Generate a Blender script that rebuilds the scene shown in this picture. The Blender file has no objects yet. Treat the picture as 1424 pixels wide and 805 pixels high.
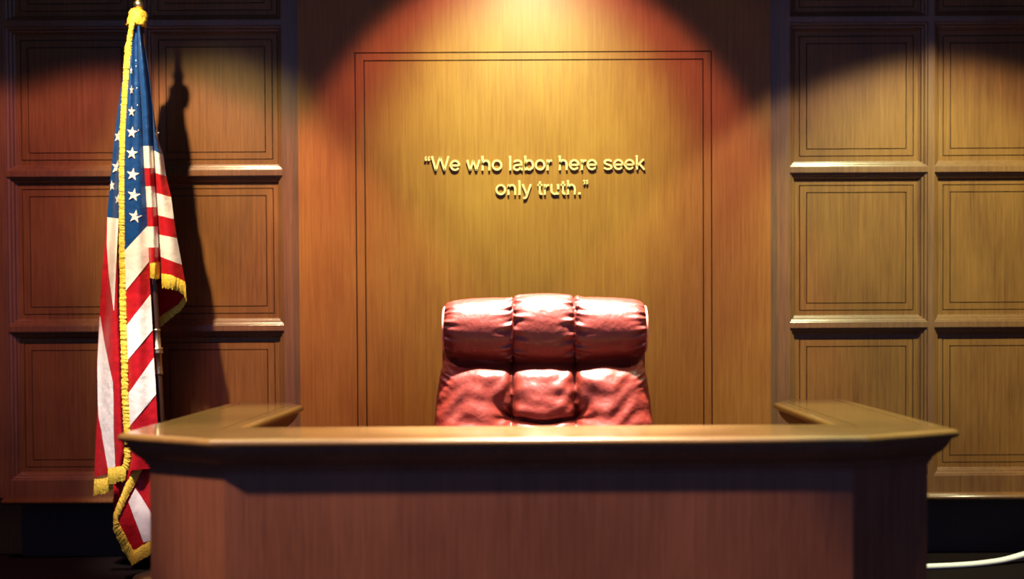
import bpy, bmesh, math, random
from mathutils import Vector, Matrix
R = math.radians
PI = math.pi
sc = bpy.context.scene
COL = sc.collection
random.seed(4)

# ------------------------------------------------------------------ camera
F = 1377.0; PX, PY = 748.0, 465.0; H = 1.15
cam = bpy.data.cameras.new('camera'); camo = bpy.data.objects.new('camera', cam); COL.objects.link(camo)
CM = Matrix.Translation((0, 0, H)) @ Matrix.Rotation(R(89.0), 4, 'X') @ Matrix.Rotation(R(-0.3), 4, 'Z')
camo.matrix_world = CM
cam.sensor_width = 36; cam.lens = 36 * F / 1424
cam.shift_x = -(PX - 712) / 1424; cam.shift_y = (PY - 402.5) / 1424
cam.dof.use_dof = True; cam.dof.focus_distance = 3.9; cam.dof.aperture_fstop = 1.1
cam.clip_start = .05
sc.camera = camo
R3 = CM.to_3x3()

def at(px, py, Y):
    """the world point at depth Y seen at photo pixel px, py"""
    d = R3 @ Vector(((px - PX) / F, -(py - PY) / F, -1))
    return Vector((0, 0, H)) + d * (Y / d.y)

# ------------------------------------------------------------------ materials
def new_mat(name):
    m = bpy.data.materials.new(name); m.use_nodes = True
    nt = m.node_tree
    return m, nt, nt.nodes['Principled BSDF']

def wood(name, dark, light, scale=(80, 80, 2.0), rough=.38, coat=.25, coat_rough=.25, spec=.5, blotch=.42):
    m, nt, b = new_mat(name)
    N, L = nt.nodes.new, nt.links.new
    tc = N('ShaderNodeTexCoord'); mp = N('ShaderNodeMapping'); mp.inputs['Scale'].default_value = scale
    L(tc.outputs['Object'], mp.inputs['Vector'])
    n1 = N('ShaderNodeTexNoise'); n1.inputs['Scale'].default_value = 1.0; n1.inputs['Detail'].default_value = 6; n1.inputs['Roughness'].default_value = .65
    L(mp.outputs[0], n1.inputs['Vector'])
    mp2 = N('ShaderNodeMapping'); mp2.inputs['Scale'].default_value = tuple(s * 4.2 for s in scale)
    L(tc.outputs['Object'], mp2.inputs['Vector'])
    n2 = N('ShaderNodeTexNoise'); n2.inputs['Scale'].default_value = 1.0; n2.inputs['Detail'].default_value = 3
    L(mp2.outputs[0], n2.inputs['Vector'])
    n3 = N('ShaderNodeTexNoise'); n3.inputs['Scale'].default_value = 3.2; n3.inputs['Detail'].default_value = 3
    mp3 = N('ShaderNodeMapping'); mp3.inputs['Scale'].default_value = tuple(.35 + .65 * (s < 5) * .5 + .9 * (s > 5) for s in scale)
    L(tc.outputs['Object'], mp3.inputs['Vector']); L(mp3.outputs[0], n3.inputs['Vector'])
    a = N('ShaderNodeMath'); a.operation = 'MULTIPLY_ADD'; a.inputs[1].default_value = .55
    L(n1.outputs['Fac'], a.inputs[0])
    a2 = N('ShaderNodeMath'); a2.operation = 'MULTIPLY_ADD'; a2.inputs[1].default_value = .38; a2.inputs[2].default_value = 0
    L(n2.outputs['Fac'], a2.inputs[0]); L(a2.outputs[0], a.inputs[2])
    a3 = N('ShaderNodeMath'); a3.operation = 'MULTIPLY_ADD'; a3.inputs[1].default_value = blotch
    L(n3.outputs['Fac'], a3.inputs[0]); L(a.outputs[0], a3.inputs[2])
    cr = N('ShaderNodeValToRGB')
    cr.color_ramp.elements[0].position = .42; cr.color_ramp.elements[0].color = (*dark, 1)
    cr.color_ramp.elements[1].position = .84; cr.color_ramp.elements[1].color = (*light, 1)
    L(a3.outputs[0], cr.inputs[0]); L(cr.outputs[0], b.inputs['Base Color'])
    b.inputs['Roughness'].default_value = rough
    b.inputs['Specular IOR Level'].default_value = spec
    b.inputs['Coat Weight'].default_value = coat; b.inputs['Coat Roughness'].default_value = coat_rough
    bp = N('ShaderNodeBump'); bp.inputs['Strength'].default_value = .06; bp.inputs['Distance'].default_value = .002
    L(a.outputs[0], bp.inputs['Height']); L(bp.outputs[0], b.inputs['Normal'])
    return m

def plain(name, col, rough=.5, metal=0., bump=None, coat=0., spec=.5, sheen=0., var=.12, vscale=30):
    m, nt, b = new_mat(name)
    N, L = nt.nodes.new, nt.links.new
    tc = N('ShaderNodeTexCoord')
    n = N('ShaderNodeTexNoise'); n.inputs['Scale'].default_value = vscale; n.inputs['Detail'].default_value = 4
    L(tc.outputs['Object'], n.inputs['Vector'])
    cr = N('ShaderNodeValToRGB')
    cr.color_ramp.elements[0].position = .3; cr.color_ramp.elements[0].color = (*[c * (1 - var) for c in col], 1)
    cr.color_ramp.elements[1].position = .7; cr.color_ramp.elements[1].color = (*[min(1, c * (1 + var)) for c in col], 1)
    L(n.outputs['Fac'], cr.inputs[0]); L(cr.outputs[0], b.inputs['Base Color'])
    b.inputs['Roughness'].default_value = rough; b.inputs['Metallic'].default_value = metal
    b.inputs['Coat Weight'].default_value = coat; b.inputs['Specular IOR Level'].default_value = spec
    b.inputs['Sheen Weight'].default_value = sheen
    if bump:
        n2 = N('ShaderNodeTexNoise'); n2.inputs['Scale'].default_value = bump[0]; n2.inputs['Detail'].default_value = 6
        L(tc.outputs['Object'], n2.inputs['Vector'])
        bp = N('ShaderNodeBump'); bp.inputs['Strength'].default_value = bump[1]; bp.inputs['Distance'].default_value = bump[2]
        L(n2.outputs['Fac'], bp.inputs['Height']); L(bp.outputs[0], b.inputs['Normal'])
    return m

M = {}
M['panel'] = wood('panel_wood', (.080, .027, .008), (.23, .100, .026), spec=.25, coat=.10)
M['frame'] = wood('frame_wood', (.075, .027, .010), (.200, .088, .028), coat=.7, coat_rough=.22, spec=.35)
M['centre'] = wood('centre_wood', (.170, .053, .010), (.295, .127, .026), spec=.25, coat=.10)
M['bench'] = wood('bench_wood', (.085, .027, .014), (.20, .075, .036), rough=.42, spec=.3, coat=.12)
M['top'] = wood('bench_top_wood', (.10, .048, .016), (.20, .105, .036), scale=(1.8, 60, 60), rough=.30, coat=1.0, coat_rough=.09)
M['base'] = wood('baseboard_wood_shaded', (.012, .007, .006), (.030, .016, .013), rough=.6, coat=0)  # shade under the bead put into the near-black wood colour
M['pole'] = wood('pole_wood', (.030, .012, .006), (.085, .034, .014), coat=.5, coat_rough=.12)
M['brass'] = plain('brass', (.85, .72, .42), .36, 1.0)
M['letter'] = plain('gilt_letter', (.72, .50, .27), .45, 0.0, coat=.3)
M['groove'] = plain('groove_shadow_gap', (.02, .010, .006), .8)
M['leather'] = plain('red_leather', (.135, .014, .007), .42, 0, bump=(38, .40, .008), coat=.05, spec=.5, var=.14, vscale=14)
M['piping'] = plain('leather_piping', (.62, .22, .17), .35)
M['black'] = plain('black_plastic', (.012, .012, .013), .4)
M['steel'] = plain('dark_steel', (.25, .25, .26), .3, 1.0)
M['red'] = plain('red_satin', (.44, .007, .013), .34, 0, bump=(22, .55, .010), spec=.3, sheen=.05, var=.12)
M['white'] = plain('white_satin', (.88, .83, .76), .38, 0, bump=(22, .55, .010), spec=.3, sheen=.05, var=.04)
M['blue'] = plain('blue_satin', (.006, .052, .210), .34, 0, bump=(22, .55, .010), spec=.3, sheen=.05, var=.15)
M['gold'] = plain('gold_fringe_thread', (.90, .60, .055), .55, 0, bump=(150, .9, .004), var=.25, vscale=160)
M['cable'] = plain('white_rubber', (.95, .94, .93), .4, var=.02)
M['carpet'] = plain('dark_carpet', (.007, .0035, .0035), .95, 0, bump=(300, .6, .004), var=.3, vscale=200, spec=.1)
M['plaster'] = plain('dark_ceiling', (.05, .048, .046), .9)
M['lampmetal'] = plain('white_lamp_metal', (.7, .7, .7), .4)

# ------------------------------------------------------------------ mesh helpers
class MB:
    def __init__(s): s.v = []; s.f = []; s.m = []; s.sm = []
    def add(s, vs, fs, mi=0, smooth=False):
        o = len(s.v); s.v += [tuple(v) for v in vs]
        for f in fs: s.f.append([i + o for i in f]); s.m.append(mi); s.sm.append(smooth)
    def box(s, a, b, mi=0):
        x0, y0, z0 = a; x1, y1, z1 = b
        s.add([(x0, y0, z0), (x1, y0, z0), (x1, y1, z0), (x0, y1, z0), (x0, y0, z1), (x1, y0, z1), (x1, y1, z1), (x0, y1, z1)],
              [(0, 3, 2, 1), (4, 5, 6, 7), (0, 1, 5, 4), (1, 2, 6, 5), (2, 3, 7, 6), (3, 0, 4, 7)], mi)
    def rings(s, rings, mi=0, closed=True, cap0=False, cap1=False, smooth=False):
        n = len(rings[0]); vs = [p for r in rings for p in r]; fs = []
        for i in range(len(rings) - 1):
            for j in range(n if closed else n - 1):
                k = (j + 1) % n
                fs.append((i * n + j, i * n + k, (i + 1) * n + k, (i + 1) * n + j))
        s.add(vs, fs, mi, smooth)
        if cap0: s.add(rings[0], [tuple(range(n))][::1], mi)
        if cap1: s.add(rings[-1], [tuple(range(n))], mi)
    def tube(s, pts, rad, n=12, mi=0, caps=True):
        pts = [Vector(p) for p in pts]; rs = rad if isinstance(rad, (list, tuple)) else [rad] * len(pts)
        rings = []; up = None
        for i, p in enumerate(pts):
            t = (pts[min(i + 1, len(pts) - 1)] - pts[max(i - 1, 0)]).normalized()
            if up is None:
                up = t.orthogonal().normalized()
            up = (up - t * up.dot(t)).normalized(); w = t.cross(up)
            rings.append([p + (up * math.cos(2 * PI * k / n) + w * math.sin(2 * PI * k / n)) * rs[i] for k in range(n)])
        s.rings(rings, mi, True, caps, caps, True)
    def grid(s, P, mi=0, smooth=True):
        nr, nc = len(P), len(P[0])
        s.add([p for r in P for p in r], [(i * nc + j, i * nc + j + 1, (i + 1) * nc + j + 1, (i + 1) * nc + j) for i in range(nr - 1) for j in range(nc - 1)], mi, smooth)
    def build(s, name, mats, parent=None, merge=True, bevel=0, recalc=True):
        me = bpy.data.meshes.new(name); me.from_pydata(s.v, [], s.f)
        for i, p in enumerate(me.polygons): p.material_index = s.m[i]; p.use_smooth = s.sm[i]
        for m in (mats if isinstance(mats, (list, tuple)) else [mats]): me.materials.append(M[m])
        bm = bmesh.new(); bm.from_mesh(me)
        if merge: bmesh.ops.remove_doubles(bm, verts=bm.verts, dist=1e-5)
        if recalc: bmesh.ops.recalc_face_normals(bm, faces=bm.faces)
        bm.to_mesh(me); bm.free()
        o = bpy.data.objects.new(name, me); COL.objects.link(o)
        if parent is not None:
            o.parent = parent
            loc = parent.matrix_world.translation if parent.parent is None else None
            # all meshes are written in world coordinates; take the empty's place off
            if parent.type == 'EMPTY':
                o.matrix_parent_inverse = Matrix.Translation(-parent.location)
        if bevel:
            b = o.modifiers.new('bevel', 'BEVEL'); b.width = bevel; b.segments = 2; b.limit_method = 'ANGLE'
        return o

def thing(name, label, cat, loc=(0, 0, 0), group=None):
    o = bpy.data.objects.new(name, None); COL.objects.link(o); o.location = loc
    o['label'] = label; o['category'] = cat
    o.empty_display_size = .1
    if group: o['group'] = group
    return o
def tag(o, label, cat): o['label'] = label; o['category'] = cat; return o
def structure(o): o['kind'] = 'structure'; return o

# ------------------------------------------------------------------ room
YF = 4.66                                           # front face of the stiles and rails
YC = 4.60                                           # front of the centre panel
mb = MB(); mb.box((-3.6, -1.2, -.12), (3.6, 5.0, 0)); structure(mb.build('floor', 'carpet'))
mb = MB(); mb.box((-3.6, 1.2, 3.95), (3.6, 5.0, 4.1)); structure(mb.build('ceiling', 'plaster'))
mb = MB(); mb.box((-3.7, 1.2, 0), (-3.6, 5.0, 3.95)); structure(mb.build('wall_left', 'panel'))
mb = MB(); mb.box((3.6, 1.2, 0), (3.7, 5.0, 3.95)); structure(mb.build('wall_right', 'panel'))

mb = MB(); mb.box((-3.6, 4.85, 0), (3.6, 5.0, 3.95)); wb = structure(mb.build('wall_back', 'frame'))
zz = lambda y: at(1195, y, YF).z
xx = lambda x: at(x, 400, YF).x
rows = [(zz(448 + 0), zz(239)), (zz(232), zz(30)), (zz(662), zz(455)), (zz(23), zz(23) + .70), (zz(23) + .724, 3.94)]
bays = [(xx(10), xx(195)), (xx(203), xx(395)), (xx(1098), xx(1291)), (xx(1299), xx(1492)), (xx(1500), xx(1693))]
rail_z = [(zz(686), zz(662)), (zz(455), zz(448)), (zz(239), zz(232)), (zz(30), zz(23)), (zz(23) + .70, zz(23) + .724)]
CX0, CX1 = at(416, 350, YC).x, at(1072, 350, YC).x
ZB0, ZB1 = zz(695.5), zz(686)
# stiles
for a, b in [(-3.6, bays[0][0]), (bays[0][1], bays[1][0]), (bays[1][1], CX0 + .02), (CX1 - .02, bays[2][0]), (bays[2][1], bays[3][0]), (bays[3][1], bays[4][0]), (bays[4][1], 3.6)]:
    mb = MB(); mb.box((a, YF, ZB1), (b, 4.855, 3.95)); mb.build('stile', 'frame', wb)
for a, b in bays:
    for z0, z1 in rail_z:
        mb = MB(); mb.box((a, YF, z0), (b, 4.855, z1)); mb.build('rail', 'frame', wb)

def rect_ring(x0, x1, z0, z1, y): return [(x0, y, z0), (x1, y, z0), (x1, y, z1), (x0, y, z1)]
def quarter(i0, d0, r, n=8): return [(i0 + r * math.sin(PI / 2 * k / n), d0 + r * (1 - math.cos(PI / 2 * k / n))) for k in range(n + 1)]
PROF = [(0, 0)] + quarter(.0002, 0, .0032, 5) + [(.0035, .008), (.0048, .0085)] + quarter(.0050, .0088, .0115) + [(.0168, .0205), (.0185, .021)] + quarter(.0188, .0212, .0085, 7) + [(.0275, .034), (.0300, .0350), (.0345, .0385), (.0345, .046)]
GW = .0045
for a, b in bays:
    for z0, z1 in rows:
        mb = MB()
        mb.rings([rect_ring(a + i, b - i, z0 + i, z1 - i, YF + d) for i, d in PROF])
        mb.build('moulding', 'frame', wb)
        y = YF + .040
        mb = MB()
        A = [(.030, 0), (.055, 0), (.0552, .006), (.055 + GW - .0002, .006), (.055 + GW, 0), (.089, 0), (.0892, .006), (.089 + GW - .0002, .006), (.089 + GW, 0)]
        R_ = [rect_ring(a + i, b - i, z0 + i, z1 - i, y + d) for i, d in A]
        for k in range(len(R_) - 1):
            mb.rings(R_[k:k + 2], 1 if A[k][1] > 0 and A[k + 1][1] > 0 else 0)
        mb.add(R_[-1], [(0, 1, 2, 3)])
        mb.build('panel', ['panel', 'groove'], wb)
# bead above the base, whose near-black colour carries the bead's shade
def bead_profile(z0, z1, y0, out, n=10):
    zc = (z0 + z1) / 2; r = (z1 - z0) / 2
    return [(y0 - out * math.sin(PI * k / n) ** .8, zc + r * math.cos(PI * k / n)) for k in range(n + 1)]
k = 0
for a, b in ((xx(4), CX0 + .02), (CX1 - .02, 3.6)):
    pr = bead_profile(ZB0, ZB1 + .004, YF + .01, .055)
    mb = MB(); mb.rings([[(a, y, z) for y, z in pr] + [(a, 4.75, ZB0), ][:0] , [(b, y, z) for y, z in pr]], closed=False, smooth=True)
    mb.add([(a, y, z) for y, z in pr], [tuple(range(len(pr)))]); mb.add([(b, y, z) for y, z in pr], [tuple(range(len(pr)))])
    mb.box((a, YF, ZB1), (b, YF + .0801, ZB1 + .004)) if False else None
    mb.box((a, YF + .005, ZB0 + .001), (b, 4.855, ZB1 + .002))
    structure(mb.build('trim_%d' % (k + 1), 'frame')); k += 1
    mb = MB(); mb.box((a, 4.80, 0), (b, 4.852, ZB0 + .002)); structure(mb.build('baseboard_' + ('left' if a < 0 else 'right'), 'base'))

# centre panel with two routed lines
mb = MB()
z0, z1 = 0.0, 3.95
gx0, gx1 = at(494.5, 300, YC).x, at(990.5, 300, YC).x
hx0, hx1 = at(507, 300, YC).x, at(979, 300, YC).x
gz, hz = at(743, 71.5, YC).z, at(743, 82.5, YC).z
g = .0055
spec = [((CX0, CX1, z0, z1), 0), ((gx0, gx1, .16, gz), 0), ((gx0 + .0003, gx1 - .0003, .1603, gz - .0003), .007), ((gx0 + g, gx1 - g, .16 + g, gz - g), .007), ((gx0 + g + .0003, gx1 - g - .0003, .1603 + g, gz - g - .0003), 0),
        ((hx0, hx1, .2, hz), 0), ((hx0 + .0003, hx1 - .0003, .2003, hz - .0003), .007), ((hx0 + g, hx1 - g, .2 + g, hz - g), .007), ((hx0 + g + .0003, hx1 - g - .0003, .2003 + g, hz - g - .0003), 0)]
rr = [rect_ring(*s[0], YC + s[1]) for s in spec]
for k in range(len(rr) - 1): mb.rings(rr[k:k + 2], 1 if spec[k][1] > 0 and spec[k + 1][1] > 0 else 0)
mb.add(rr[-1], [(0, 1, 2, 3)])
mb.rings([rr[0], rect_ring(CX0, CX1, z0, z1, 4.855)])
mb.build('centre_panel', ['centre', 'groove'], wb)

# ------------------------------------------------------------------ lettering
SW = .088
def arc(cx, cy, rx, ry, a0, a1, n=22):
    return [(cx + rx * math.cos(R(a0 + (a1 - a0) * k / n)), cy + ry * math.sin(R(a0 + (a1 - a0) * k / n))) for k in range(n + 1)]
h = SW / 2; XH = .523; CAP = .72
def bowl(cx, rx=.215): return arc(cx, XH / 2, rx, XH / 2 - h + .010, 0, 360, 40)
GL = {
 'W': (.944, [[(.03 + h * .6, CAP), (.255, 0 + .0)], [(.255, 0), (.472, CAP - .02)], [(.472, CAP - .02), (.69, 0)], [(.69, 0), (.944 - .03 - h * .6, CAP)]]),
 'w': (.722, [[(.05, XH), (.205, 0)], [(.205, 0), (.361, XH - .01)], [(.361, XH - .01), (.517, 0)], [(.517, 0), (.672, XH)]]),
 'e': (.556, [[(.065, XH * .49), (.49, XH * .49)], arc(.278, XH / 2, .213, XH / 2 - h + .01, -2, 180, 26) + arc(.278, XH / 2, .213, XH / 2 - h + .01, 180, 325, 22)]),
 'h': (.556, [[(.11, 0), (.11, CAP)], [(.11, XH * .5)] + arc(.278, XH * .58, .168, XH * .42 - h + .01, 180, 0, 22) + [(.446, 0)]]),
 'n': (.556, [[(.11, 0), (.11, XH)], [(.11, XH * .5)] + arc(.278, XH * .58, .168, XH * .42 - h + .01, 180, 0, 22) + [(.446, 0)]]),
 'u': (.556, [[(.446, 0), (.446, XH)], [(.11, XH)] + arc(.278, XH * .42, .168, XH * .42 - h + .01, 180, 360, 22) + [(.446, XH * .5)]]),
 'o': (.556, [bowl(.278)]),
 'l': (.222, [[(.111, 0), (.111, CAP)]]),
 'b': (.556, [[(.10, 0), (.10, CAP)], arc(.288, XH / 2, .188, XH / 2 - h + .01, 0, 360, 40)]),
 'a': (.556, [arc(.26, XH * .70, .185, XH * .30 - h + .01, 165, 0, 20) + [(.445, XH * .3), (.45, .07), (.475, .035), (.515, .035)],
              [(.445, XH * .56)] + [(.40, XH * .54), (.30, XH * .515)] + arc(.225, XH * .27, .155, XH * .24, 75, 290, 22) + [(.36, .075), (.43, .15), (.445, .22)]]),
 'r': (.333, [[(.11, 0), (.11, XH)], [(.11, XH * .48), (.13, XH * .70), (.19, XH * .86), (.26, XH - h - .005), (.325, XH - h)]]),
 's': (.5, [arc(.25, XH * .735, .172, XH * .265 - h + .01, 15, 205, 18) + [(.16, XH * .56), (.25, XH * .50), (.35, XH * .44)] + arc(.25, XH * .265, .182, XH * .265 - h + .01, 28, -168, 20)]),
 'k': (.5, [[(.10, 0), (.10, CAP)], [(.10, XH * .36), (.44, XH)], [(.225, XH * .56), (.47, 0)]]),
 'y': (.5, [[(.045, XH), (.255, .0)], [(.455, XH), (.25, -.06), (.215, -.135), (.16, -.168), (.075, -.168)]]),
 't': (.278, [[(.13, XH + .145), (.13, .12), (.15, .055), (.20, .038), (.262, .04)], [(.015, XH - h * .8), (.255, XH - h * .8)]]),
 '.': (.278, [[(.139 - .052, .052), (.139 + .052, .052)]]),
 '\u201c': (.333, []), '\u201d': (.333, []),
}
def ribbon(mb, pts, w, y0, y1, sx, ox, oz, flip=False):
    pts = [Vector((p[0], p[1])) for p in pts]
    closed = (pts[0] - pts[-1]).length < 1e-4
    if closed: pts = pts[:-1]
    n = len(pts); Lf = []; Rt = []
    for i, p in enumerate(pts):
        a = pts[(i - 1) % n] if (closed or i > 0) else None
        b = pts[(i + 1) % n] if (closed or i < n - 1) else None
        d0 = (p - a).normalized() if a is not None else (b - p).normalized()
        d1 = (b - p).normalized() if b is not None else d0
        n0 = Vector((-d0.y, d0.x)); n1 = Vector((-d1.y, d1.x)); m = (n0 + n1).normalized()
        m = m / max(.5, m.dot(n0))
        Lf.append(p + m * w / 2); Rt.append(p - m * w / 2)
    rings = []
    for l, r in zip(Lf, Rt):
        rings.append([(ox + l.x * sx, y0, oz + l.y * sx), (ox + r.x * sx, y0, oz + r.y * sx), (ox + r.x * sx, y1, oz + r.y * sx), (ox + l.x * sx, y1, oz + l.y * sx)])
    if closed: rings.append(rings[0])
    mb.rings(rings, cap0=not closed, cap1=not closed)
def comma(mb, cx, cz, sx, up, y0, y1):
    # a single quote mark: dot with a tail
    pts = []
    s = 1 if up else -1
    out = arc(0, 0, .056, .056, 0, 360, 20)[:-1]
    pr = [(ox * s, oz * s) for ox, oz in out]
    a = [(cx + x * sx, y0, cz + z * sx) for x, z in pr]; b = [(x, y1, z) for x, _, z in a]
    mb.rings([a, b], cap0=True, cap1=True)
    tail = [(.0 * s, .03 * s), (.030 * s, .0), (.020 * s, -.060 * s), (-.03 * s, -.105 * s)] if False else [(.030 * s, .0), (.024 * s, -.085 * s), (-.030 * s, -.165 * s)]
    ribbon(mb, [(x, z) for x, z in tail], .052, y0, y1, sx, cx, cz)
let = thing('wall_lettering', 'raised gilt quotation in two lines on the centre wood panel', 'lettering', (at(743, 250, YC).x, YC, at(743, 250, YC).z))
EM = 27.44 * YC / F
for text, px0, py0 in (('\u201cWe who labor here seek', 590.5, 238.0), ('only truth.\u201d', 689, 271.5)):
    p = at(px0, py0, YC); x = p.x; z = p.z
    for ch in text:
        if ch == ' ': x += .278 * EM; continue
        adv, strokes = GL[ch]
        mb = MB(); y0, y1 = YC - .017, YC - .004
        for st in strokes:
            ribbon(mb, st, SW if ch != '.' else .104, y0, y1, EM, x, z)
        if ch == '\u201c':
            for dx in (.085, .240): comma(mb, x + dx * EM, z + (CAP - .17) * EM, EM, False, y0, y1)
        if ch == '\u201d':
            for dx in (.095, .235): comma(mb, x + dx * EM, z + (CAP - .045) * EM, EM, True, y0, y1)
        cxm = x + adv * EM / 2
        # two short stand-off pins into the panel
        zt = z + (.035 if ch not in '\u201c\u201d' else CAP - .08) * EM
        v0 = min(mb.v, key=lambda v: v[2]) if mb.v else (cxm, y0, zt)
        v1 = max(mb.v, key=lambda v: v[2])
        for q, s in ((v0, 1), (v1, -1)):
            mb.box((q[0] - .0025, y1 - .001, q[2] + min(0, s * .005) ), (q[0] + .0025, YC + .001, q[2] + max(0, s * .005)))
        mb.build('letter', 'letter', let, merge=False)
        x += adv * EM

# ------------------------------------------------------------------ judge's bench
D0, D1, DB = 2.555, 2.70, 3.70
T = H - .312
def offset_poly(P, t):
    n = len(P); out = []
    for i in range(n):
        a, b, c = Vector(P[i - 1]), Vector(P[i]), Vector(P[(i + 1) % n])
        d0, d1 = (b - a).normalized(), (c - b).normalized()
        n0, n1 = Vector((-d0.y, d0.x)), Vector((-d1.y, d1.x))     # inward for a counter-clockwise outline
        m = (n0 + n1) / (1 + n0.dot(n1))
        out.append(b + m * t)
    return out
OUT = [(-1.15, DB), (-1.15, D1), (-.852, D0), (.852, D0), (1.15, D1), (1.15, DB), (.925, DB), (.845, 3.56), (.845, 2.85), (-.845, 2.85), (-.845, 3.56), (-.925, DB)]
bench = thing('judges_bench', "polished brown wood judge's bench with angled corners and thick moulded top", 'bench', (0, 3.0, 0))
def sweep(prof, name, mat, cap=None, groove=None, smooth=True):
    mb = MB()
    rs = [[(p.x, p.y, T + z) for p in offset_poly(OUT, i)] for i, z in prof]
    for k in range(len(rs) - 1): mb.rings(rs[k:k + 2], 0)
    if cap: mb.add(rs[0], [tuple(range(len(OUT)))])
    return mb
top_prof = [(.056, 0), (.0555, 0), (.055, -.0025), (.052, -.0025), (.0515, 0), (.014, 0), (.009, -.0008), (.0045, -.003), (.0015, -.0065), (0, -.0115), (.0008, -.016), (.004, -.0205), (.009, -.0235), (.016, -.024), (.024, -.024)]
sweep(top_prof, 'desk_top', 'top', cap=True).build('desk_top', 'top', bench)
cor_prof = [(.016, -.0235), (.016, -.029), (.020, -.031), (.021, -.037), (.026, -.046), (.034, -.057), (.043, -.066), (.052, -.073), (.054, -.078), (.059, -.080), (.060, -.088), (.066, -.092), (.0665, -.100), (.072, -.102)]
sweep(cor_prof, 'cornice', 'bench').build('cornice', 'bench', bench)
o1 = offset_poly(OUT, .070); o2 = offset_poly(OUT, .098)
names = {0: 'side_panel', 1: 'corner_panel', 2: 'front_panel', 3: 'corner_panel', 4: 'side_panel', 5: 'end_panel', 6: 'inner_panel', 7: 'inner_panel', 8: 'inner_panel', 9: 'inner_panel', 10: 'inner_panel', 11: 'end_panel'}
for i in range(12):
    j = (i + 1) % 12
    a, b, c, d = o1[i], o1[j], o2[j], o2[i]
    mb = MB(); zt = T - .024
    vs = [(q.x, q.y, z) for z in (0, zt) for q in (a, b, c, d)]
    mb.add(vs, [(0, 3, 2, 1), (4, 5, 6, 7), (0, 1, 5, 4), (1, 2, 6, 5), (2, 3, 7, 6), (3, 0, 4, 7)])
    mb.build(names[i], 'bench', bench)
# plinth
mb = MB(); rs = [[(p.x, p.y, z) for p in offset_poly(OUT, t)] for t, z in ((.072, .14), (.064, .135), (.058, .12), (.058, 0))]
mb.rings(rs); mb.build('plinth', 'bench', bench)

# ------------------------------------------------------------------ chair
chair = thing('executive_chair', 'red leather executive chair with tufted headrest bolster behind the bench', 'chair', (.02, 3.2, 0))
def lobe(t, p=6.0): return max(0.0, 1 - abs(2 * t - 1) ** p)
YH = 3.33
hb = [at(q, 460, YH).x for q in (616, 713, 799.5, 900)]
def pill(x):
    for i in range(3):
        if x <= hb[i + 1] or i == 2:
            t = (x - hb[i]) / (hb[i + 1] - hb[i]); return i, min(1, max(0, t))
ZT = at(757, 407, YH).z; ZBm = at(757, 516, YH).z
def wrinkle(dist, ph, seed):
    # pleats that run off a seam, fading with the distance to it
    return math.exp(-(dist / .028) ** 1.25) * (math.sin(ph * 19 + seed) + .6 * math.sin(ph * 31 + seed * 2.3 + dist * 40))
xs = []
for i in range(3):
    n = 40
    for k in range(n + (i == 2)):
        t = k / n; t = .5 - .5 * math.cos(PI * t) if True else t
        xs.append(hb[i] + (hb[i + 1] - hb[i]) * t)
NP = 160; rings = []
for x in xs:
    i, t = pill(x)
    w = hb[i + 1] - hb[i]
    ds = [abs(x - q) for q in hb]
    prof = lobe(t, 2.8) ** .45 if 0 < t < 1 else 0
    full = .85 + .15 * prof
    if x < hb[0] + .03: full *= .90 + .10 * math.sqrt(max(0, min(1, (x - hb[0]) / .03)))
    if x > hb[3] - .03: full *= .90 + .10 * math.sqrt(max(0, min(1, (hb[3] - x) / .03)))
    u = (x - (hb[0] + hb[3]) / 2) / ((hb[3] - hb[0]) / 2)
    zt = ZT - .012 * u * u - (.010 if abs(u) > .34 else 0) * min(1, (abs(u) - .30) / .1 if abs(u) > .30 else 0)
    zb = ZBm + .036 * abs(u) ** 1.6
    cz = (zt + zb) / 2; rz = (zt - zb) / 2
    ring = []
    for k in range(NP):
        a = 2 * PI * k / NP
        ca, sa = math.cos(a), math.sin(a)
        e = .95
        dy = -abs(ca) ** e * (1 if ca > 0 else -1); dz = abs(sa) ** e * (1 if sa > 0 else -1)
        r = full
        if ca > -.1:
            for q, dd in enumerate(ds):
                if dd < .08: r += .050 * wrinkle(dd, a + (.15 * q), q * 1.7 + (x > hb[q]) * 2.1) * min(1, dd / .006)
        ring.append((x, YH + .10 + dy * .118 * r, cz + dz * rz * (full * .3 + .7 * r)))
    rings.append(ring)
mb = MB(); mb.rings(rings, cap0=True, cap1=True, smooth=True)
hr = mb.build('headrest', 'leather', chair)
# stitched seams of the headrest ends
for q in (0, 3):
    x = hb[q]
    rg = rings[0 if q == 0 else -1]
    pts = [Vector(rg[k % NP]) + Vector((-.002 if q == 0 else .002, 0, 0)) for k in range(-43, 44)]
    mb = MB(); mb.tube(pts, .0035, 8); mb.build('seam_piping', 'piping', hr)
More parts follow.
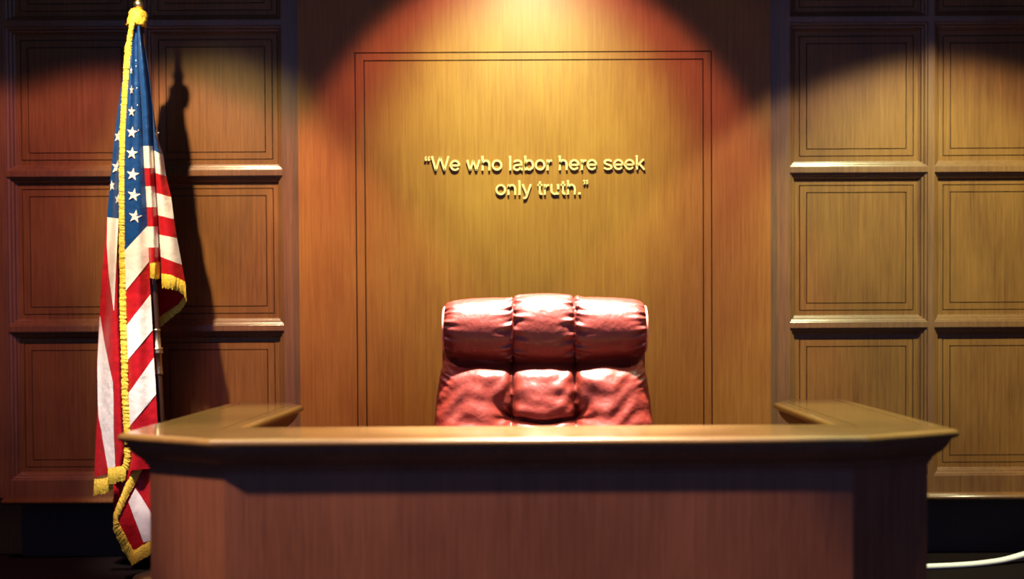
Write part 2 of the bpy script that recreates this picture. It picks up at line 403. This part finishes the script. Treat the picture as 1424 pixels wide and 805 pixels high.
# lower back cushion
zlo, zhi = .46, ZBm + .075
YB = YH + .045
tx = [at(712.5, 578, YB).x, at(799, 578, YB).x]; tz = at(757, 579, YB).z
def half_w(z):
    pts = [(at(757, 640, YB).z, (906 - 604) / 2), (at(757, 595, YB).z, (905.5 - 604) / 2), (at(757, 550, YB).z, (903 - 608) / 2), (at(757, 512, YB).z, (898 - 613) / 2), (at(757, 440, YB).z, (892 - 620) / 2)]
    if z <= pts[0][0]: w = pts[0][1] 
    elif z >= pts[-1][0]: w = pts[-1][1]
    else:
        for (za, wa), (zb_, wb_) in zip(pts, pts[1:]):
            if za <= z <= zb_: w = wa + (wb_ - wa) * (z - za) / (zb_ - za); break
    return w * YB / F
cxb = at(755.5, 560, YB).x
NX, NZ = 150, 130; P = []; Pb = []
for j in range(NZ + 1):
    z = zhi + (zlo - zhi) * j / NZ; hw = half_w(z); row = []; rb = []
    for i in range(NX + 1):
        u = -1 + 2 * i / NX; x = cxb + hw * u
        edge = (1 - abs(u) ** 5.0)
        y = YB + .085 - .085 * max(0, edge) ** .5
        y -= .080 / (1 + math.exp((z - (ZBm + .012)) / .010)) + .25 * min(.20, max(0, ZBm + .01 - z))
        # vertical seams
        s0, s1 = tx
        dmin = min(abs(x - s0), abs(x - s1))
        y += .020 * math.exp(-(dmin / .010) ** 2) + .020 * math.exp(-dmin / .030)
        if s0 < x < s1:
            t = (x - s0) / (s1 - s0)
            dzs = z - (tz + .006 * math.cos(2 * PI * t) - .004)
            y += .030 * math.exp(-(dzs / .007) ** 2) + .018 * math.exp(-abs(dzs) / .018)
            y -= .006 * math.sin(PI * t)
            # the upper middle pad sags under the bolster
            if dzs > 0: y += -.004 * math.sin(PI * min(1, dzs / .13)) * math.sin(PI * t) ** .7
        else:
            sd = (s0 - x) if x < s0 else (x - s1)
            dzs = z - tz
            # pull towards the tuft: folds that fan out up and away from it
            r = math.hypot(sd, dzs) + 1e-4; ang = math.atan2(dzs, sd)
            y += .045 * math.exp(-r / .045)
            y += .026 * math.exp(-((ang - .85) / .34) ** 2) * math.exp(-r / .085) * min(1, r / .02)
            y += .010 * math.exp(-((ang - .05) / .25) ** 2) * math.exp(-r / .08) * min(1, r / .02)
            y -= .016 * math.exp(-((sd - .10) / .06) ** 2)
            # gathered outer corner below the bolster
            ed = (1 - abs(u)) * hw; zc = z - at(757, 512, YB).z
            y += .010 * math.exp(-(ed / .035) ** 2) * math.exp(-((zc + .01) / .045) ** 2) * math.sin(zc * 260 + ed * 120 + (1 if u > 0 else 0))
        # soft leather creases
        y += .0018 * math.sin(61 * x + 33 * z + 3 * math.sin(29 * z - 11 * x)) * math.exp(-((x - cxb) ** 2) / .3) + .0016 * math.sin(95 * z - 37 * x + 2.2 * math.sin(33 * x))
        row.append((x, y, z)); rb.append((x, YB + .15 + .01 * u * u, z))
    P.append(row); Pb.append(rb)
mb = MB(); mb.grid(P); mb.grid(Pb)
mb.grid([[P[j][0], Pb[j][0]] for j in range(NZ + 1)]); mb.grid([[P[j][-1], Pb[j][-1]] for j in range(NZ + 1)])
mb.grid([P[0], Pb[0]]); mb.grid([P[-1], Pb[-1]])
mb.build('backrest', 'leather', chair)
# outer shell behind both cushions, a little wider
def rrect(cx, cz, w, h_, r, n=8):
    out = []
    for sx, sz, a0 in ((1, 1, 0), (-1, 1, 90), (-1, -1, 180), (1, -1, 270)):
        for k in range(n + 1):
            a = R(a0 + 90 * k / n); out.append((cx + sx * (w - r) + r * math.cos(a), cz + sz * (h_ - r) + r * math.sin(a)))
    return out
mb = MB()
zc = (ZT - .02 + .42) / 2; hh = (ZT - .02 - .42) / 2
rs = []
for y, gsh in ((YH + .11, .012), (YH + .12, .003), (YH + .15, 0), (YH + .19, .004), (YH + .215, .03)):
    rs.append([(x, y, z) for x, z in rrect(cxb + .003, zc, .356 - gsh, hh - gsh, .09)])
mb.rings(rs, cap0=True, cap1=True, smooth=True); mb.build('back_shell', 'leather', chair)
# seat
def cushion(x0, x1, y0, y1, z0, z1, r, name, mat, bulge=.02):
    cx, cy = (x0 + x1) / 2, (y0 + y1) / 2
    rs = []
    for z, gsh in ((z0, r), (z0 + r * .35, r * .3), (z0 + r, 0), (z1 - r, 0), (z1 - r * .35, r * .3), (z1, r), (z1 + bulge * .7, r * 2.5), (z1 + bulge, r * 4)):
        rs.append([(x, y, z) for x, y in rrect(cx, cy, (x1 - x0) / 2 - gsh, (y1 - y0) / 2 - gsh, min(.09, (x1 - x0) / 2.2 - gsh))])
    mb = MB(); mb.rings(rs, cap0=True, cap1=True, smooth=True); return mb.build(name, mat, chair)
cushion(cxb - .29, cxb + .29, 2.93, YB + .08, .36, .50, .03, 'seat', 'leather')
for s in (-1, 1):
    x = cxb + s * .345
    cushion(x - .045, x + .045, 3.0, 3.38, .61, .66, .014, 'arm_pad', 'leather', .008)
    mb = MB(); mb.tube([(x, 3.08, .62), (x, 3.06, .5), (x - s * .02, 3.1, .41), (x - s * .15, 3.14, .35)], .018, 10)
    mb.tube([(x, 3.32, .62), (x, 3.33, .5), (x - s * .02, 3.28, .41), (x - s * .15, 3.22, .35)], .018, 10); mb.build('arm_bracket', 'black', chair)
mb = MB(); mb.box((cxb - .12, 3.06, .32), (cxb + .12, 3.34, .362)); mb.build('seat_plate', 'black', chair, bevel=.006)
mb = MB(); mb.tube([(cxb, 3.2, .09), (cxb, 3.2, .2), (cxb, 3.2, .201), (cxb, 3.2, .33)], [.03, .03, .018, .018], 16); mb.build('gas_column', 'steel', chair)
for k in range(5):
    a = 2 * PI * k / 5 + .3; c, s = math.cos(a), math.sin(a)
    mb = MB(); mb.tube([(cxb + .02 * c, 3.2 + .02 * s, .11), (cxb + .18 * c, 3.2 + .18 * s, .095), (cxb + .30 * c, 3.2 + .30 * s, .075)], [.026, .022, .016], 10)
    lg = mb.build('base_leg', 'black', chair)
    mb = MB(); q = Vector((cxb + .29 * c, 3.2 + .29 * s, .03)); t = Vector((-s, c, 0))
    mb.tube([q - t * .022, q - t * .020, q + t * .020, q + t * .022], [.022, .03, .03, .022], 16); mb.tube([q + Vector((0, 0, .02)), q + Vector((0, 0, .06))], .008, 8)
    mb.build('caster', 'black', lg).matrix_parent_inverse = Matrix.Identity(4) if False else lg.matrix_world.inverted()
    
# ------------------------------------------------------------------ flag
flag = thing('flag', 'stars and stripes flag with gold fringe draped on a wooden staff', 'flag', (at(215, 600, 4.36).x, 4.36, 0))
def pl(pts, y):
    """x of a polyline of (x, y) photo pixels, by y"""
    if y <= pts[0][1]: return pts[0][0]
    for (xa, ya), (xb, yb) in zip(pts, pts[1:]):
        if y <= yb: return xa + (xb - xa) * (y - ya) / (yb - ya)
    return pts[-1][0]
FR = [(184, 30), (179, 60), (176, 100), (173, 150), (171, 190), (170, 240), (170, 300), (170, 350), (171, 390), (171, 440), (173, 500), (174, 550), (176, 590), (178, 612), (179, 630), (177, 643), (174, 655)]
AL = [(178, 60), (171, 105), (167, 130), (162, 165), (158, 200), (153, 255), (149, 300), (146, 335), (142, 380), (138, 445), (135, 505), (136, 560), (134, 600), (132, 640), (131, 680)]
CR = [(190, 40), (193, 100), (196, 160), (199, 205), (202, 260), (205, 314), (207, 360), (209, 400), (212, 455), (214, 497), (217, 545), (219, 580), (222, 640)]
DR = [(198, 40), (206, 100), (212, 150), (213, 205), (216, 260), (219, 300), (221, 350), (222, 392)]
ER = [(199.5, 55), (207, 90), (213, 150), (219, 190), (227, 216), (231, 245), (238, 274), (242, 305), (246, 331), (253, 368), (258, 395), (260, 418)]
def side(pL, pR, y0, bulge, skew=.5, ripple=0, rk=3, ph=0):
    def dep(px, py):
        a, b = pl(pL, py), pl(pR, py)
        u = (px - a) / max(1e-3, b - a); u = min(1.1, max(-.1, u))
        t = u ** (math.log(.5) / math.log(skew)) if u > 0 else 0
        amp = min(1, (b - a) / 25)
        return y0 - bulge * amp * math.sin(PI * min(1, max(0, t))) + ripple * amp * math.sin(rk * 2 * PI * u + ph + py * .012)
    return dep
def spread(pL, pR, base, y0, skew):  return side(pL, pR, base, y0, skew)
dA = side(AL, FR, 4.405, .095, .72, .008, 1.7, .5)
def dC(px, py):
    return side(FR, CR, 4.328, .034, .36, .0055, 1.5, .8)(px, py)
def dD(px, py):
    a, b = pl(CR, py), pl(DR, py); u = min(1, max(0, (px - a) / max(1, b - a)))
    return 4.335 - .030 * math.sin(PI * u) + .030 * u * u + .004 * math.sin(py * .05)
def dE(px, py):
    a, b = pl(DR, py), pl(ER, py); u = min(1, max(0, (px - a) / max(1, b - a)))
    return 4.372 + .012 * u - .034 * math.sin(PI * u ** .8) + .006 * u * math.sin(py * .04 + u * 5)
RED, WHITE, BLUE = 0, 1, 2
cloth = MB()
def patch(pL, pR, y0, y1, dep, mi, nu=14, nv=None, off=0.0, y0r=None, y1r=None):
    """cloth between two edges; the top and bottom hems may slope (y at the left edge, y at the right)"""
    y0r = y0 if y0r is None else y0r; y1r = y1 if y1r is None else y1r
    nv = nv or max(4, int(abs(y1 - y0) / 6))
    G = []
    for j in range(nv + 1):
        v = j / nv; row = []
        for i in range(nu + 1):
            u = i / nu; ya = y0 + (y0r - y0) * u; yb = y1 + (y1r - y1) * u; y = ya + (yb - ya) * v
            a, b = pl(pL, y), pl(pR, y); x = a + (b - a) * u
            row.append(at(x, y, dep(x, y) - off))
        G.append(row)
    cloth.grid(G, mi)
def quad(c, dep, mi, off=.003, nu=8, nv=10):
    """a piece of a stripe with four corners TL TR BR BL laid on the cloth"""
    G = []
    for j in range(nv + 1):
        v = j / nv
        row = []
        for i in range(nu + 1):
            u = i / nu
            xa = c[0][0] + (c[1][0] - c[0][0]) * u; ya = c[0][1] + (c[1][1] - c[0][1]) * u
            xb = c[3][0] + (c[2][0] - c[3][0]) * u; yb = c[3][1] + (c[2][1] - c[3][1]) * u
            x, y = xa + (xb - xa) * v, ya + (yb - ya) * v
            row.append(at(x, y, dep(x, y) - off))
        G.append(row)
    cloth.grid(G, mi)
def star(cx, cy, r, dep, rot=0, sx=1.0, mi=WHITE, off=.0035, lo=None, hi=None):
    pts = []
    for k in range(10):
        a = R(rot + 36 * k); rr_ = r if k % 2 == 0 else r * .40
        x, y = cx + rr_ * math.sin(a) * sx, cy - rr_ * math.cos(a)
        if lo: x = max(x, pl(lo, y) + .2)
        if hi: x = min(x, pl(hi, y) - .2)
        pts.append(at(x, y, dep(x, y) - off))
    c = at(cx, cy, dep(cx, cy) - off)
    cloth.add([c] + pts, [(0, 1 + k, 1 + (k + 1) % 10) for k in range(10)], mi)
# A: the rear left fold
patch(AL, FR, 60, 302, dA, BLUE, y1r=306)
patch(AL, FR, 302, 664, dA, RED, y0r=306, y1r=650)
for (l0, r0, y0), (l1, r1, y1) in zip([(149.3, 165, 302), (148.5, 163, 340), (151, 161, 380)], [(148.5, 163, 340), (151, 161, 380), (158, 158.6, 432)]):
    quad([(l0, y0), (r0, y0 + (2 if y0 == 302 else 0)), (r1, y1), (l1, y1)], dA, WHITE)
W2 = [(138.5, 139.5, 440), (136.8, 145, 475), (135.3, 151, 505), (135.6, 157, 532), (136, 158, 560), (137, 158, 580), (141, 158, 600), (146, 159.5, 630), (150.5, 160.5, 655)]
for (l0, r0, y0), (l1, r1, y1) in zip(W2, W2[1:]): quad([(l0, y0), (r0, y0), (r1, y1), (l1, y1)], dA, WHITE, nv=5)
for cx, cy, r_, rot, sx in ((164.5, 190, 9, 10, .75), (162.5, 233, 10.5, 12, .8), (155.5, 258, 8, -5, .55), (164, 277, 8, 10, .6), (169.5, 147, 6, 0, .4)): star(cx, cy, r_, dA, rot, sx, lo=AL, hi=FR)
# C: the front fold with its column of stars and slanting stripes
patch(FR, CR, 38, 352, dC, BLUE, y0r=38, y1r=314)
patch(FR, CR, 352, 655, dC, RED, y0r=314, y1r=650)
bl = [352, 409, 458, 506, 553, 597, 640]; br = [314, 364, 409, 459, 497, 548, 590]
for k in (0, 2, 4):
    quad([(pl(FR, bl[k]), bl[k]), (pl(CR, br[k]), br[k]), (pl(CR, br[k + 1]), br[k + 1]), (pl(FR, bl[k + 1]), bl[k + 1])], dC, WHITE)
for cx, cy, r_, rot, sx in ((183, 125, 7, 0, .45), (183, 155, 8, 4, .65), (183.5, 184, 9, 8, .85), (183.5, 213, 9.2, 6, .92), (184.5, 242.5, 9.4, 8, .98), (186, 271, 9.6, 10, 1.0), (188, 301, 9.8, 10, 1.0), (182.5, 98, 6, 0, .3)): star(cx, cy, r_, dC, rot, sx, lo=FR, hi=CR)
for cy in (84, 92, 122, 146, 181): star(189.0 + (cy - 84) * .035, cy, 1.5, dC, cy * 7, .6)
# D: the plain blue roll with level stripes under it
patch(CR, DR, 36, 203, dD, BLUE)
ys = [203, 233.6, 259, 288, 315, 344, 372]
for k in range(6): patch(CR, DR, ys[k], ys[k + 1], dD, WHITE if k % 2 == 0 else RED, nv=8)
# E: the far right fold behind it
patch(DR, ER, 57, 209, dE, BLUE, y1r=215)
eL = [209, 240, 268, 299, 326, 356, 383]; eR = [215, 245, 274, 304.6, 331, 368, 396]
for k in range(6): patch(DR, ER, eL[k], eL[k + 1], dE, WHITE if k % 2 == 0 else RED, y0r=eR[k], y1r=eR[k + 1], nv=8)
star(217.5, 186, 10, dE, 8, .42)
# F: the turned-up underside of the right fold
dF = lambda x, y: 4.44 + .0008 * (258 - x) + .012 * math.sin(y * .09)
quad([(219, 388), (258, 398), (257.5, 413), (220, 402)], dF, RED, 0)
quad([(220, 401), (257.5, 412), (245, 427), (221, 446)], dF, RED, 0)
# G: the lower tail hanging past the bench
dG = lambda x, y: 4.318 - .02 * math.sin((x - 150) * .10) + .01 * math.sin(y * .05)
dG2 = lambda x, y: 4.375 + .01 * math.sin((x + y) * .08)
quad([(158, 640), (222, 640), (214, 690), (158, 722)], dG2, RED, 0)
quad([(176, 622), (222, 622), (222, 650), (172, 650)], dG2, RED, 0)
quad([(199, 648), (222, 640), (222, 770), (207, 757)], dG, RED, 0)
quad([(199, 648), (207, 757), (186, 768), (162, 722)], dG, RED, 0)
quad([(188, 679), (196, 690), (208.5, 710), (178.5, 698)], dG, WHITE, .003)
quad([(178.5, 698), (208.5, 709), (208.5, 752), (199.5, 754)], dG, WHITE, .003)
quad([(208, 709), (222, 730), (222, 752), (208, 752)], dG, WHITE, .003)
# the back of the bundle
G = []
for j in range(60):
    y = 60 + j * 10.2
    a = pl(AL, y); b = pl(ER, y) if y < 396 else pl(CR, y) - 1
    pa = at(a, y, dA(a, y)); pb = at(b, y, dE(b, y) if y < 396 else dC(b, y))
    row = []
    for i in range(13):
        t = i / 12; p = pa.lerp(pb, t); p.y += .085 * math.sin(PI * t) ** .7 * min(1, (b - a) / 40) + .012 * math.sin(t * 19 + y * .01) * math.sin(PI * t)
        row.append(p)
    G.append(row)
cloth.grid(G[:24], BLUE); cloth.grid(G[23:], RED)
cl = cloth.build('cloth', ['red', 'white', 'blue'], flag, merge=False, recalc=False)

# gold fringe
def fringe_strip(edge, dep, width, name='fringe', off=.012, comb=False, vary=.18, n_across=5):
    """edge: list of ((xa, ya), (xb, yb)) across the band; threads give it a ragged relief"""
    mb = MB(); rows = []
    L_ = []
    for (p0, q0), (p1, q1) in zip(edge, edge[1:]):
        l = math.hypot((p0[0] + q0[0] - p1[0] - q1[0]) / 2, (p0[1] + q0[1] - p1[1] - q1[1]) / 2)
        n = max(2, int(l / 1.1))
        for k in range(n):
            t = k / n
            L_.append(((p0[0] + (p1[0] - p0[0]) * t, p0[1] + (p1[1] - p0[1]) * t), (q0[0] + (q1[0] - q0[0]) * t, q0[1] + (q1[1] - q0[1]) * t)))
    L_.append(edge[-1])
    F_, B_ = [], []
    for k, (p, q) in enumerate(L_):
        j0 = random.uniform(-vary, vary) * (.25 if comb else 1) * .5; j1 = random.uniform(-vary, vary) * .5
        rg = random.uniform(-.0022, .0022)
        rf, rbk = [], []
        for i in range(n_across + 1):
            t = -j0 + (1 + j0 + j1) * i / n_across
            x, y = p[0] + (q[0] - p[0]) * t, p[1] + (q[1] - p[1]) * t
            d = dep(x, y) - off
            s = math.sin(PI * (i / n_across))
            rf.append(at(x, y, d - .006 * s ** .6 + rg * (1 if k % 2 else -1) + random.uniform(-.0012, .0012)))
            rbk.append(at(x, y, d + .005 * s))
        F_.append(rf); B_.append(rbk)
    mb.grid(F_); mb.grid(B_)
    return mb.build(name, 'gold', flag, merge=False, recalc=False)
dFR = lambda x, y: min(dA(pl(FR, y) - 4, y), dC(pl(FR, y) + 4, y))
w = lambda y: 3.6 if y < 60 else 4.6
fringe_strip([((pl(FR, y) - w(y), y), (pl(FR, y) + w(y), y)) for y in range(30, 625, 12)], lambda x, y: 4.318 if y > 40 else 4.318, 9, off=.010, vary=.16)
fringe_strip([((172, 622), (181, 622)), ((173, 634), (182, 636)), ((170.5, 648), (178, 654)), ], lambda x, y: 4.315, 8, off=.010)
fringe_strip([((150, 650.5), (149.5, 673)), ((160, 649), (160, 671)), ((168, 648), (168, 669)), ((176, 646), (174.5, 668))], lambda x, y: 4.318, 20, comb=True)
fringe_strip([((131, 666), (130, 689)), ((140, 665.5), (141, 687)), ((149, 664), (150, 684)), ((157, 660), (157.5, 680))], lambda x, y: 4.338, 20, comb=True)
fringe_strip([((208.5, 366), (208.5, 387.5)), ((222.5, 364), (222.5, 387))], dD, 22, comb=True, off=.006)
fringe_strip([((224.5, 380), (225, 400)), ((237, 382), (236, 401)), ((249, 387), (247.5, 404)), ((257.5, 392), (256.5, 412)), ((259, 402), (259.5, 419))], dE, 20, comb=True, off=.006)
fringe_strip([((257, 411), (260.5, 418)), ((248, 423), (252, 431)), ((238, 430), (240, 441)), ((228, 436), (230, 449)), ((221, 442), (222, 455))], dF, 12, comb=True, off=.005)
fringe_strip([((191, 645), (199, 651.5)), ((173.5, 675), (178.5, 690)), ((157.5, 715), (163.5, 722)), ((157.5, 737), (167, 730)), ((170, 764), (178.5, 752)), ((183.5, 786), (185.5, 765)), ((208, 772), (207.5, 753)), ((222, 758), (222, 742))], dG, 10, comb=False, off=.008, vary=.10)
# gathered gold heading at the top of the staff
mb = MB()
rs = []
for y, cx, rx, ry in ((13, 190, 7, .022), (17, 191.5, 11.5, .034), (23, 192, 12, .036), (29, 191, 12.5, .036), (35, 189.5, 13, .036), (37, 189, 11, .030)):
    c = at(cx, y, 4.345); ring = []
    for k in range(28):
        a = 2 * PI * k / 28; jig = 1 + .10 * math.sin(5 * a + y * .3) + random.uniform(-.05, .05)
        ring.append((c.x + rx * 4.345 / F * math.cos(a) * jig, c.y + ry * math.sin(a) * jig, c.z + random.uniform(-.003, .003)))
    rs.append(ring)
mb.rings(rs, cap0=True, cap1=True, smooth=True); mb.build('fringe_heading', 'gold', flag)
# staff
P0, P1 = at(193.5, 12, 4.36), at(222.5, 560, 4.372)
dv = (P0 - P1); Pb_ = P1 + dv * ((0.05 - P1.z) / dv.z)
def on(y): return P0 + (P1 - P0) * ((y - 12) / 548)
mb = MB(); mb.tube([Pb_, P1, on(400), P0], .0165, 16); mb.build('staff', 'pole', flag)
def lathe(prof, name, mat):
    mb = MB(); mb.tube([on(y) for y, r in prof], [r for y, r in prof], 18); return mb.build(name, mat, flag)
lathe([(456, .0125), (457, .0185), (459, .0185), (460, .0165), (482, .0170), (483, .024), (485, .026), (487, .0215), (489, .026), (491, .024), (492, .0180), (518, .0190), (520, .0195), (521, .012)], 'ferrule', 'brass')
lathe([(14, .016), (9, .022), (5, .024), (3, .018), (0, .014), (-2, .018), (-4, .013), (-50, .013), (-54, .030), (-62, .034), (-78, .020), (-94, .004)], 'finial', 'brass')
mb = MB(); c = Vector((Pb_.x, Pb_.y, 0))
rs = [[(c.x + r * math.cos(2 * PI * k / 32), c.y + r * math.sin(2 * PI * k / 32), z) for k in range(32)] for r, z in ((.15, 0), (.15, .012), (.142, .020), (.09, .034), (.04, .045), (.028, .06), (.026, .12), (.022, .125))]
mb.rings(rs, cap0=True, cap1=True, smooth=True); mb.build('stand', 'brass', flag)

# ------------------------------------------------------------------ white cable on the floor
cu = []
ctl = [at(1180, 798, 4.42), at(1240, 794, 4.44), at(1295, 789.5, 4.46), at(1345, 785.5, 4.49), at(1385, 780.5, 4.53), at(1412, 774.5, 4.56), at(1440, 765, 4.58), at(1475, 748, 4.60), at(1500, 733, 4.61)]
for q in ctl: q.z = max(q.z, .0135)
def cat(P, n=8):
    out = []
    for i in range(len(P) - 1):
        p0, p1, p2, p3 = P[max(0, i - 1)], P[i], P[i + 1], P[min(len(P) - 1, i + 2)]
        for k in range(n):
            t = k / n
            out.append(.5 * ((2 * p1) + (p2 - p0) * t + (2 * p0 - 5 * p1 + 4 * p2 - p3) * t * t + (3 * p1 - p0 - 3 * p2 + p3) * t ** 3))
    return out + [P[-1]]
pts = cat(ctl)
mb = MB(); n_ = len(pts); rad = [.0128 + .006 * max(0, (i / n_ - .4)) for i in range(n_)]
mb.tube(pts, rad, 14)
tag(mb.build('cable', 'cable'), 'thick white cable curving up beside the right side of the bench', 'cable')

# ------------------------------------------------------------------ light
wd = bpy.data.worlds.new('ambient_fill'); sc.world = wd; wd.use_nodes = True  # blue ambient added to lift the blacks like film fog
bg = wd.node_tree.nodes['Background']; bg.inputs[0].default_value = (.30, .42, 1.0, 1); bg.inputs[1].default_value = .40

def spot(name, loc, target, half, power, col, blend=.15, rad=.05):
    l = bpy.data.lights.new(name, 'SPOT'); l.energy = power; l.color = col; l.spot_size = 2 * R(half); l.spot_blend = blend; l.shadow_soft_size = rad
    o = bpy.data.objects.new(name, l); COL.objects.link(o); o.location = loc
    o.rotation_euler = (Vector(target) - Vector(loc)).to_track_quat('-Z', 'Y').to_euler(); return o
def tilt(loc, deg, ax=0): return Vector(loc) + Vector((ax, math.sin(R(deg)), -math.cos(R(deg))))
p = (-.04, 3.08, 3.36)
spot('centre_wall_wash', p, tilt(p, 40.5), 30.5, 250, (1, .36, .34), .24)
spot('centre_wall_key', p, tilt(p, 46), 23.5, 720, (.60, 1, .38), 1.0)  # second lamp added at the same point, tints the hot zone yellow-green
p = (1.90, 3.04, 3.39)
spot('right_wall_key', p, tilt(p, 20), 39, 250, (1, .84, .58), .14)
spot('right_wall_beam', p, tilt(p, 36, -.04), 22.5, 480, (.76, 1, .50), .6)  # added second lamp, gives the upper bays their olive tint
spot('right_wall_wash', p, tilt(p, 2, .3), 40, 170, (1, .34, .44), .8)  # added low red lamp, warms the lower bays only
p = (-1.92, 3.01, 3.43)
spot('left_wall_wash', p, tilt(p, 19, -.02), 39, 255, (1, .38, .40), .18)
spot('left_wall_beam', p, tilt(p, 41, .18), 18.5, 400, (1, .96, .44), .8)  # added yellower lamp, lifts the upper bays beside the flag
spot('flag_fill', (-1.80, 2.75, 3.5), (-1.79, 4.33, .78), 6.2, 800, (1, .95, .86), 1.0)  # added accent lamp that whitens the lower flag
spot('chair_spot', (.02, 3.26, 3.6), (.02, 3.19, .84), 15, 5200, (1, .95, .84), .7)
spot('bench_top_spot', (.02, 2.36, 3.6), (.02, 2.56, .84), 16.5, 2700, (1, .95, .82), 1.0)
for sx in (-1, 1): spot('bench_wing_fill', (sx * 1.06, 2.85, 3.6), (sx * 1.06, 2.95, .84), 15, 1100, (.90, 1, .50), .6)  # added downlights, one per wing, to brighten the wing tops
spot('court_spot', (-2.9, .70, 4.6), (-.10, 2.6, .32), 9.9, 1900, (1, .66, .52), .25, .12)

# ------------------------------------------------------------------ colour
vs = sc.view_settings
vs.view_transform = 'Standard'; vs.look = 'None'; vs.exposure = 0; vs.gamma = 1; vs.use_curve_mapping = False
sc.cycles.max_bounces = 6
